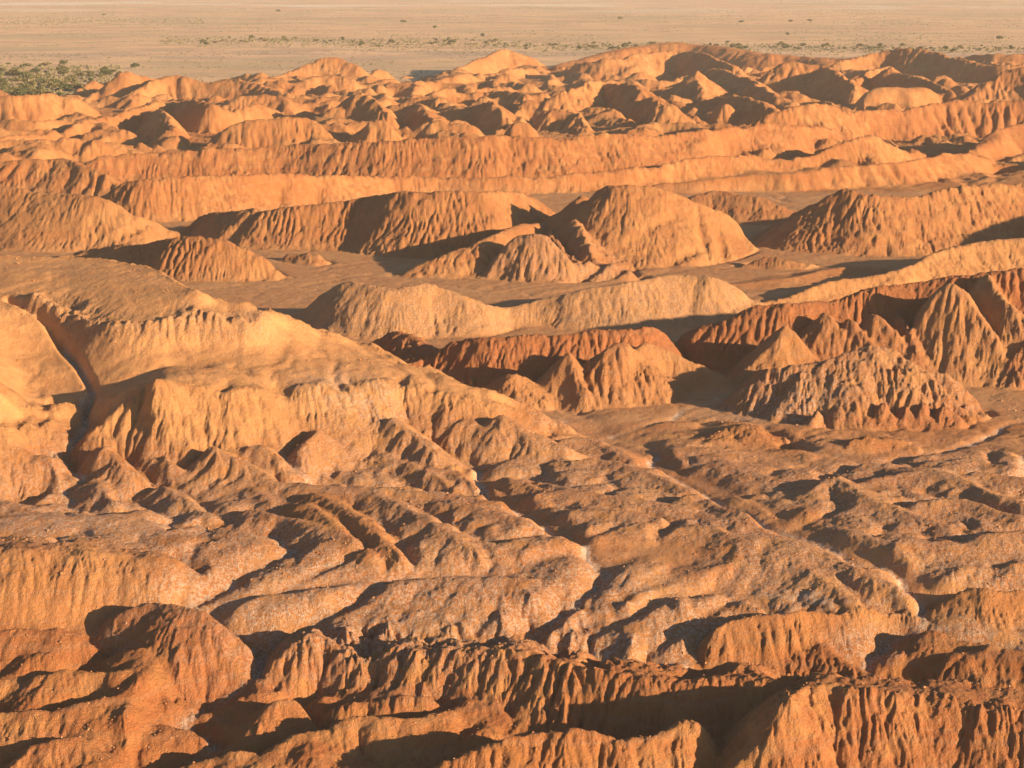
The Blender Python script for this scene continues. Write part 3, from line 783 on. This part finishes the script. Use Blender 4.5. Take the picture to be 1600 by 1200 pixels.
def mul(nt, a, b, op='MULTIPLY'):
    n = N(nt, 'ShaderNodeMath', operation=op)
    for i, v_ in enumerate((a, b)):
        if isinstance(v_, (int, float)): n.inputs[i].default_value = v_
        else: nt.links.new(v_, n.inputs[i])
    return n.outputs[0]
def noise(nt, co, scale, detail=4, rough=0.6):
    n = N(nt, 'ShaderNodeTexNoise'); n.inputs['Scale'].default_value = scale
    n.inputs['Detail'].default_value = detail; n.inputs['Roughness'].default_value = rough
    nt.links.new(co, n.inputs['Vector']); return n.outputs[0]
def attr(nt, name):
    n = N(nt, 'ShaderNodeAttribute'); n.attribute_name = name; return n.outputs['Fac']

SAND = (0.53, 0.262, 0.100); SAND2 = (0.42, 0.178, 0.062)
RED = (0.40, 0.150, 0.056); SALT = (0.58, 0.50, 0.42); GREY = (0.40, 0.235, 0.13)
def earth_material():
    m, nt, b = nodes('eroded_earth')
    geo = N(nt, 'ShaderNodeNewGeometry'); P = geo.outputs['Position']
    red, crust, gul = attr(nt, 'red'), attr(nt, 'crust'), attr(nt, 'gul')
    big = noise(nt, P, 0.03, 3); mid = noise(nt, P, 0.22, 4); fine = noise(nt, P, 1.6, 4, .7); grit = noise(nt, P, 5.0, 3, .7)
    c = mixc(nt, ramp(nt, big, .35, .65), SAND, SAND2)
    c = mixc(nt, ramp(nt, red, 0.0, .14), (0.59, 0.305, 0.122), c)
    c = mixc(nt, mul(nt, ramp(nt, mid, .4, .65), .45), c, SAND2)
    rr = mul(nt, red, mul(nt, ramp(nt, mid, .3, .6, -.22, .22), 0.0, 'ADD'), 'ADD')
    c = mixc(nt, ramp(nt, rr, .15, .95), c, RED)
    # bedding: faint bands that follow height
    sep = N(nt, 'ShaderNodeSeparateXYZ'); nt.links.new(P, sep.inputs[0])
    bz = mul(nt, mul(nt, sep.outputs[2], 1.0), mul(nt, mid, 2.5), 'ADD')
    cmb = N(nt, 'ShaderNodeCombineXYZ'); nt.links.new(bz, cmb.inputs[2])
    band = noise(nt, cmb.outputs[0], 1.1, 2)
    c = mixc(nt, mul(nt, ramp(nt, band, .45, .62), .28), c, GREY)
    c = mixc(nt, mul(nt, attr(nt, 'floor'), ramp(nt, mid, .3, .7, .75, .35)), c, (0.50, 0.285, 0.145))
    c = mixc(nt, mul(nt, ramp(nt, attr(nt, 'salt'), .25, .8, 0.0, .75), ramp(nt, fine, .38, .55)), c, SALT)
    # salt crust speckle
    sp = mul(nt, ramp(nt, fine, .43, .57), ramp(nt, mid, .30, .52))
    sp = mul(nt, sp, mul(nt, ramp(nt, grit, .36, .56), crust))
    c = mixc(nt, mul(nt, crust, .16), c, (0.36, 0.20, 0.11))
    c = mixc(nt, mul(nt, sp, 0.62), c, SALT)
    dk = mul(nt, ramp(nt, grit, .60, .72), .35)
    c = mixc(nt, dk, c, RED)
    nt.links.new(c, b.inputs['Base Color'])
    bh = mul(nt, mul(nt, fine, 0.55), mul(nt, grit, .40), 'ADD')
    bh = mul(nt, bh, mul(nt, noise(nt, P, .42, 3, .65), .55), 'ADD')
    bh = mul(nt, bh, ramp(nt, gul, 0.0, .6, .25, 1.0))
    bp = N(nt, 'ShaderNodeBump'); bp.inputs['Strength'].default_value = 1.0; bp.inputs['Distance'].default_value = 1.0
    nt.links.new(bh, bp.inputs['Height']); nt.links.new(bp.outputs[0], b.inputs['Normal'])
    return m
EARTH = earth_material()
names = {0: 'terrain', 1: 'hills', 2: 'cliffs', 3: 'valley_mounds', 4: 'dunes'}
for gi, nm in names.items():
    q = quads[fg == gi]
    if len(q): mesh_from(nm, q, EARTH)
print('mesh', time.time() - T0)

def plain_material():
    m, nt, b = nodes('plain_sand')
    geo = N(nt, 'ShaderNodeNewGeometry'); P = geo.outputs['Position']
    mp = N(nt, 'ShaderNodeMapping'); mp.inputs['Scale'].default_value = (.7, 1, 1); nt.links.new(P, mp.inputs[0])
    big = noise(nt, mp.outputs[0], 0.0009, 4); mid = noise(nt, mp.outputs[0], 0.012, 5, .65); fine = noise(nt, P, 0.16, 4, .7)
    c = mixc(nt, ramp(nt, big, .4, .6), (0.82, 0.54, 0.31), (0.74, 0.51, 0.29))
    c = mixc(nt, mul(nt, ramp(nt, mid, .42, .62), .6), c, (0.50, 0.32, 0.19))
    pat = noise(nt, mp.outputs[0], 0.0032, 5, .7)
    c = mixc(nt, mul(nt, ramp(nt, pat, .46, .62), .6), c, (0.46, 0.37, 0.22))
    c = mixc(nt, mul(nt, ramp(nt, noise(nt, P, 0.0016, 5, .7), .50, .66), .5), c, (0.60, 0.36, 0.22))
    c = mixc(nt, mul(nt, ramp(nt, fine, .52, .68), .45), c, (0.34, 0.23, 0.14))
    sep = N(nt, 'ShaderNodeSeparateXYZ'); nt.links.new(P, sep.inputs[0])
    farf = ramp(nt, sep.outputs[1], 4200, 6000)
    w1 = mul(nt, ramp(nt, sep.outputs[1], 2180, 2300), ramp(nt, sep.outputs[1], 2480, 2620, 1.0, 0.0))
    c = mixc(nt, mul(nt, mul(nt, w1, .5), ramp(nt, mid, .40, .6)), c, (0.44, 0.35, 0.28))
    salt = mul(nt, farf, ramp(nt, noise(nt, mp.outputs[0], 0.0016, 3), .52, .60))
    c = mixc(nt, salt, c, (0.78, 0.66, 0.52))
    nt.links.new(c, b.inputs['Base Color'])
    bp = N(nt, 'ShaderNodeBump'); bp.inputs['Strength'].default_value = .8; bp.inputs['Distance'].default_value = 1.0
    nt.links.new(mul(nt, fine, 2.0), bp.inputs['Height']); nt.links.new(bp.outputs[0], b.inputs['Normal'])
    return m
me = bpy.data.meshes.new('plain')
rows = [1490, 1700, 2100, 2800, 4000, 7000, 12000, 20000, 30000]
vs = []; fs = []
for i, y in enumerate(rows):
    for j in range(9):
        vs.append(((j / 8 - .5) * max(y * 2.0, 4000), y, 0.0))
for i in range(len(rows) - 1):
    for j in range(8):
        k_ = i * 9 + j; fs.append((k_, k_ + 1, k_ + 10, k_ + 9))
me.from_pydata(vs, [], fs); me.materials.append(plain_material())
po = bpy.data.objects.new('plain', me); col.objects.link(po); po['kind'] = 'structure'
print('done', time.time() - T0)

# ------------------------------------------------------------------ vegetation of the plain
def leaf_material(name, c1, c2):
    m, nt, b = nodes(name)
    oi = N(nt, 'ShaderNodeObjectInfo'); geo = N(nt, 'ShaderNodeNewGeometry')
    n = noise(nt, geo.outputs['Position'], 0.5, 2)
    c = mixc(nt, oi.outputs['Random'], c1, c2)
    c = mixc(nt, mul(nt, ramp(nt, n, .4, .65), .5), c, (c1[0] * .6, c1[1] * .6, c1[2] * .6))
    nt.links.new(c, b.inputs['Base Color'])
    return m
LEAF = leaf_material('leaves', (0.075, 0.10, 0.04), (0.22, 0.19, 0.075))
BARK, _nt, _b = nodes('bark')
_b.inputs['Base Color'].default_value = (0.16, 0.10, 0.06, 1)
_geo = N(_nt, 'ShaderNodeNewGeometry')
_nt.links.new(mixc(_nt, ramp(_nt, noise(_nt, _geo.outputs['Position'], 4, 3), .4, .6), (0.19, 0.12, 0.07), (0.10, 0.07, 0.045)), _b.inputs['Base Color'])
rnd = random.Random(7)
def tube(vs, fs, a, b, r0, r1, n=6):
    d = Vector(b) - Vector(a); q = d.to_track_quat('Z', 'Y'); k0 = len(vs)
    for p, r in ((a, r0), (b, r1)):
        for i in range(n):
            an = 2 * math.pi * i / n
            vs.append(tuple(Vector(p) + q @ Vector((math.cos(an) * r, math.sin(an) * r, 0))))
    for i in range(n):
        j = (i + 1) % n; fs.append((k0 + i, k0 + j, k0 + n + j, k0 + n + i))
def crown_mesh(seed, w, h, lumps, leaves):
    r = random.Random(seed); vs = []; fs = []
    cl = []
    for i in range(lumps):
        an = r.uniform(0, 6.28); q = r.uniform(0, .33) * w
        cl.append((math.cos(an) * q, math.sin(an) * q, h * r.uniform(.42, .74), w * r.uniform(.16, .27), h * r.uniform(.18, .28)))
    for i in range(leaves):
        cx, cy, cz, rx, rz = r.choice(cl)
        d = Vector((r.gauss(0, 1), r.gauss(0, 1), r.gauss(0, 1))).normalized() * r.uniform(.6, 1.05)
        p = Vector((cx + d.x * rx, cy + d.y * rx, max(cz + d.z * rz, .25)))
        q = Vector((r.gauss(0, 1), r.gauss(0, 1), r.gauss(0, .8))).to_track_quat('Z', 'Y')
        s_ = r.uniform(.25, .6); k0 = len(vs)
        for a, b in ((-1, -.6), (1, -.6), (.7, .8), (-.7, .8)):
            vs.append(tuple(p + q @ Vector((a * s_, b * s_, 0))))
        fs.append((k0, k0 + 1, k0 + 2, k0 + 3))
    me = bpy.data.meshes.new('crown'); me.from_pydata(vs, [], fs); me.materials.append(LEAF)
    return me
def trunk_mesh(seed, w, h):
    r = random.Random(seed); vs = []; fs = []
    tube(vs, fs, (0, 0, -.6), (.1, 0, h * .35), .32, .22)
    for i in range(5):
        an = i * 1.26 + r.uniform(-.3, .3)
        tube(vs, fs, (.1, 0, h * .3), (math.cos(an) * w * .25, math.sin(an) * w * .25, h * .62), .16, .06, 5)
    me = bpy.data.meshes.new('trunk'); me.from_pydata(vs, [], fs); me.materials.append(BARK)
    return me
KINDS = [(crown_mesh(11, 9, 6.5, 7, 520), trunk_mesh(1, 9, 6.5)), (crown_mesh(12, 12, 6, 9, 620), trunk_mesh(2, 12, 6)),
         (crown_mesh(13, 7, 5, 6, 420), trunk_mesh(3, 7, 5)), (crown_mesh(14, 10, 4.5, 8, 520), trunk_mesh(4, 10, 4.5))]
def tree(x, y, k, size, label, cat, group=None, name='desert_tree'):
    t = bpy.data.objects.new(name, None); col.objects.link(t)
    t.location = (x, y, 0); t.rotation_euler.z = rnd.uniform(0, 6.28)
    t.scale = (size * rnd.uniform(.85, 1.25), size * rnd.uniform(.85, 1.25), size * rnd.uniform(.8, 1.1))
    t.empty_display_size = .5
    for nm, me in zip(('crown', 'trunk'), KINDS[k]):
        o = bpy.data.objects.new(nm, me); col.objects.link(o); o.parent = t
    t['label'] = label; t['category'] = cat
    if group: t['group'] = group
for u, v, k, sz, lab in [
        (162, 25, 2, 1.5, 'dark round shrub alone on the open plain near the top left'),
        (211, 107, 1, 1.1, 'green tree right behind the sharp pointed hill at the far left'),
        (679, 45, 2, 1.5, 'small green tree alone on the plain above the middle of the tree line'),
        (754, 58, 2, 1.4, 'single bush just above the tree line, left of centre'),
        (630, 36, 3, 1.6, 'low brownish clump alone on the plain above the left part of the tree line'),
        (1158, 36, 3, 1.5, 'lone dark bush on the far plain right of the highest skyline hill'),
        (970, 31, 3, 1.6, 'low dark bush on the far plain left of the highest skyline hill'),
        (1562, 62, 1, 1.2, 'solitary wide tree just above the tree line at the right edge'),
        (1231, 56, 2, 1.3, 'small bush above the tree line on the right'),
        (434, 19, 3, 1.7, 'farthest dark shrub of the open plain, upper left'),
        (1265, 34, 3, 1.3, 'right one of two far bushes on the plain at the right'),
        (1236, 35, 3, 1.3, 'left one of two far bushes on the plain at the right')]:
    x, y = ground(u, v, 0); tree(x, y, k, sz, lab, 'shrub', name='lone_shrub')
n = 0
while n < 134:
    u = rnd.uniform(-30, 205); v = 101 + 52 * rnd.random() ** .8
    if u > 150 and v > 125: continue
    if rnd.random() < (max(u, 0) / 260.0) ** 1.5 + (0.55 if v < 112 else 0): continue
    x, y = ground(u, v, 0)
    lb, gr = (('bushy tree at the right end of the grove, beside the pointed hill', 'trees at the right end of the grove') if u > 125 else
              ('small tree on the far edge of the left grove, next to the open plain', 'trees on the far edge of the grove') if v < 116 else
              ('large olive tree in the front rows of the grove, right behind the first hills', 'trees in the front rows of the grove') if v > 136 else
              ('bushy olive green tree in the middle of the dense grove at the left', 'trees in the middle of the grove'))
    tree(x, y, rnd.randrange(4), rnd.uniform(.6, 1.4), lb, 'tree', gr); n += 1
n = 0
while n < 150:
    u = rnd.uniform(310, 1640)
    vc = np.interp(u, [310, 400, 600, 700, 850, 950, 1100, 1250, 1400, 1600], [66, 64, 67, 68, 73, 73, 73, 75, 78, 78])
    dens = .35 + .65 * (math.sin(u * .021 + 1) * .5 + .5)
    if rnd.random() > dens: continue
    v = vc + rnd.gauss(0, 2.6) 
    x, y = ground(u, v, 0)
    q_ = 'left end' if u < 560 else 'stretch left of centre' if u < 840 else 'stretch left of the highest hill' if u < 1010 else 'stretch right of the highest hill' if u < 1330 else 'right end'
    tree(x, y, rnd.randrange(4), rnd.uniform(.45, 1.1), 'small tree in the thin tree line on the plain, ' + q_, 'tree', 'trees of the tree line, ' + q_); n += 1
# low scrub nobody could count
nr = np.random.RandomState(5)
M = 42000
sx = nr.uniform(-1, 1, M); sy = 1450 + 5200 * nr.rand(M) ** 1.3
px_ = sx * sy * .34
au, av = img(px_, sy)
vline = np.interp(au, [310, 400, 600, 700, 850, 950, 1100, 1250, 1400, 1600], [66, 64, 67, 68, 73, 73, 73, 75, 78, 78])
near = np.exp(-((av - vline) / 6.0) ** 2) * (au > 250) + ((au < 190) & (av > 103)) * 1.0 + np.exp(-((av - 34) / 6.0) ** 2) * (au < 320) * .8
kp = (fbm(px_.astype(F32), sy.astype(F32), 160.0, 501, 3) + nr.uniform(-.5, .5, M) + near) > 0.22
near = np.clip(near[kp], 0, 1)
px_, py_ = px_[kp], sy[kp]
m_ = len(px_); hgt = nr.uniform(.5, 1.3, m_) * (1 + 1.3 * near); wd = nr.uniform(.8, 2.4, m_) * (1 + .8 * near)
ring = 5; V_ = np.zeros((m_, ring + 1, 3))
for i in range(ring):
    an = 2 * math.pi * i / ring + nr.uniform(-.4, .4, m_)
    V_[:, i, 0] = px_ + np.cos(an) * wd * nr.uniform(.7, 1.2, m_); V_[:, i, 1] = py_ + np.sin(an) * wd * nr.uniform(.7, 1.2, m_); V_[:, i, 2] = nr.uniform(-.1, .3, m_)
V_[:, ring, 0] = px_; V_[:, ring, 1] = py_; V_[:, ring, 2] = hgt
T_ = []
base_ = np.arange(m_) * (ring + 1)
for i in range(ring):
    T_.append(np.stack([base_ + i, base_ + (i + 1) % ring, base_ + ring], 1))
me = bpy.data.meshes.new('scrub'); me.from_pydata(V_.reshape(-1, 3).tolist(), [], np.concatenate(T_).tolist())
me.materials.append(leaf_material('dry_scrub', (0.17, 0.155, 0.08), (0.23, 0.19, 0.10)))
o = bpy.data.objects.new('scrub', me); col.objects.link(o); o['kind'] = 'stuff'

# ------------------------------------------------------------------ loose stones and clods
nr = np.random.RandomState(9)
M = 14000
ya = 245 + 330 * nr.rand(M) ** 1.6; xa = (nr.rand(M) - .5) * .64 * ya
kp = fbm(xa.astype(F32), ya.astype(F32), 22.0, 611, 3) + nr.uniform(-.35, .35, M) > .12
xa, ya = xa[kp], ya[kp]; m_ = len(xa)
ji = np.clip(np.searchsorted(A, xa / ya), 0, NA - 1); ii = np.clip(((np.log(ya) - LY[0]) / ROW).astype(int), 0, NR - 1)
za = Zf[ii, ji]; rs = .05 + .15 * nr.rand(m_) ** 2.5 * (ya / 300)
u8 = np.array([(-1, -1, -1), (1, -1, -1), (1, 1, -1), (-1, 1, -1), (-.7, -.8, 1), (.8, -.6, .9), (.6, .7, 1), (-.8, .6, .8)]) 
V_ = u8[None] * nr.uniform(.6, 1.25, (m_, 8, 3)) * rs[:, None, None] * np.array([1.2, 1, .75])
an = nr.uniform(0, 6.28, m_); ca, sa = np.cos(an)[:, None], np.sin(an)[:, None]
V_ = np.stack([V_[..., 0] * ca - V_[..., 1] * sa + xa[:, None], V_[..., 0] * sa + V_[..., 1] * ca + ya[:, None], V_[..., 2] + za[:, None] + rs[:, None] * .2], -1)
q6 = np.array([(0, 3, 2, 1), (4, 5, 6, 7), (0, 1, 5, 4), (1, 2, 6, 5), (2, 3, 7, 6), (3, 0, 4, 7)])
me = bpy.data.meshes.new('loose_stones'); me.from_pydata(V_.reshape(-1, 3).tolist(), [], (np.arange(m_)[:, None, None] * 8 + q6[None]).reshape(-1, 4).tolist())
ms, nt, b = nodes('stone')
_g = N(nt, 'ShaderNodeNewGeometry')
nt.links.new(mixc(nt, ramp(nt, noise(nt, _g.outputs['Position'], .9, 3), .35, .65), SAND2, (0.40, 0.24, 0.14)), b.inputs['Base Color'])
me.materials.append(ms)
o = bpy.data.objects.new('loose_stones', me); col.objects.link(o); o['kind'] = 'stuff'

# ------------------------------------------------------------------ air
hv = [(x, y, z) for x in (-31000, 31000) for y in (-50, 31000) for z in (-40, 112)]
hf = [(0, 1, 3, 2), (4, 6, 7, 5), (0, 4, 5, 1), (2, 3, 7, 6), (0, 2, 6, 4), (1, 5, 7, 3)]
hm = bpy.data.meshes.new('haze'); hm.from_pydata(hv, [], hf)
mm = bpy.data.materials.new('dusty_air'); mm.use_nodes = True; nt = mm.node_tree; nt.nodes.clear()
vo = nt.nodes.new('ShaderNodeVolumePrincipled'); vo.inputs['Density'].default_value = 6e-5
vo.inputs['Color'].default_value = (1.0, 0.93, 0.86, 1); vo.inputs['Anisotropy'].default_value = 0.0
oo = nt.nodes.new('ShaderNodeOutputMaterial'); nt.links.new(vo.outputs[0], oo.inputs['Volume'])
hm.materials.append(mm)
ho = bpy.data.objects.new('haze', hm); col.objects.link(ho); ho['kind'] = 'stuff'
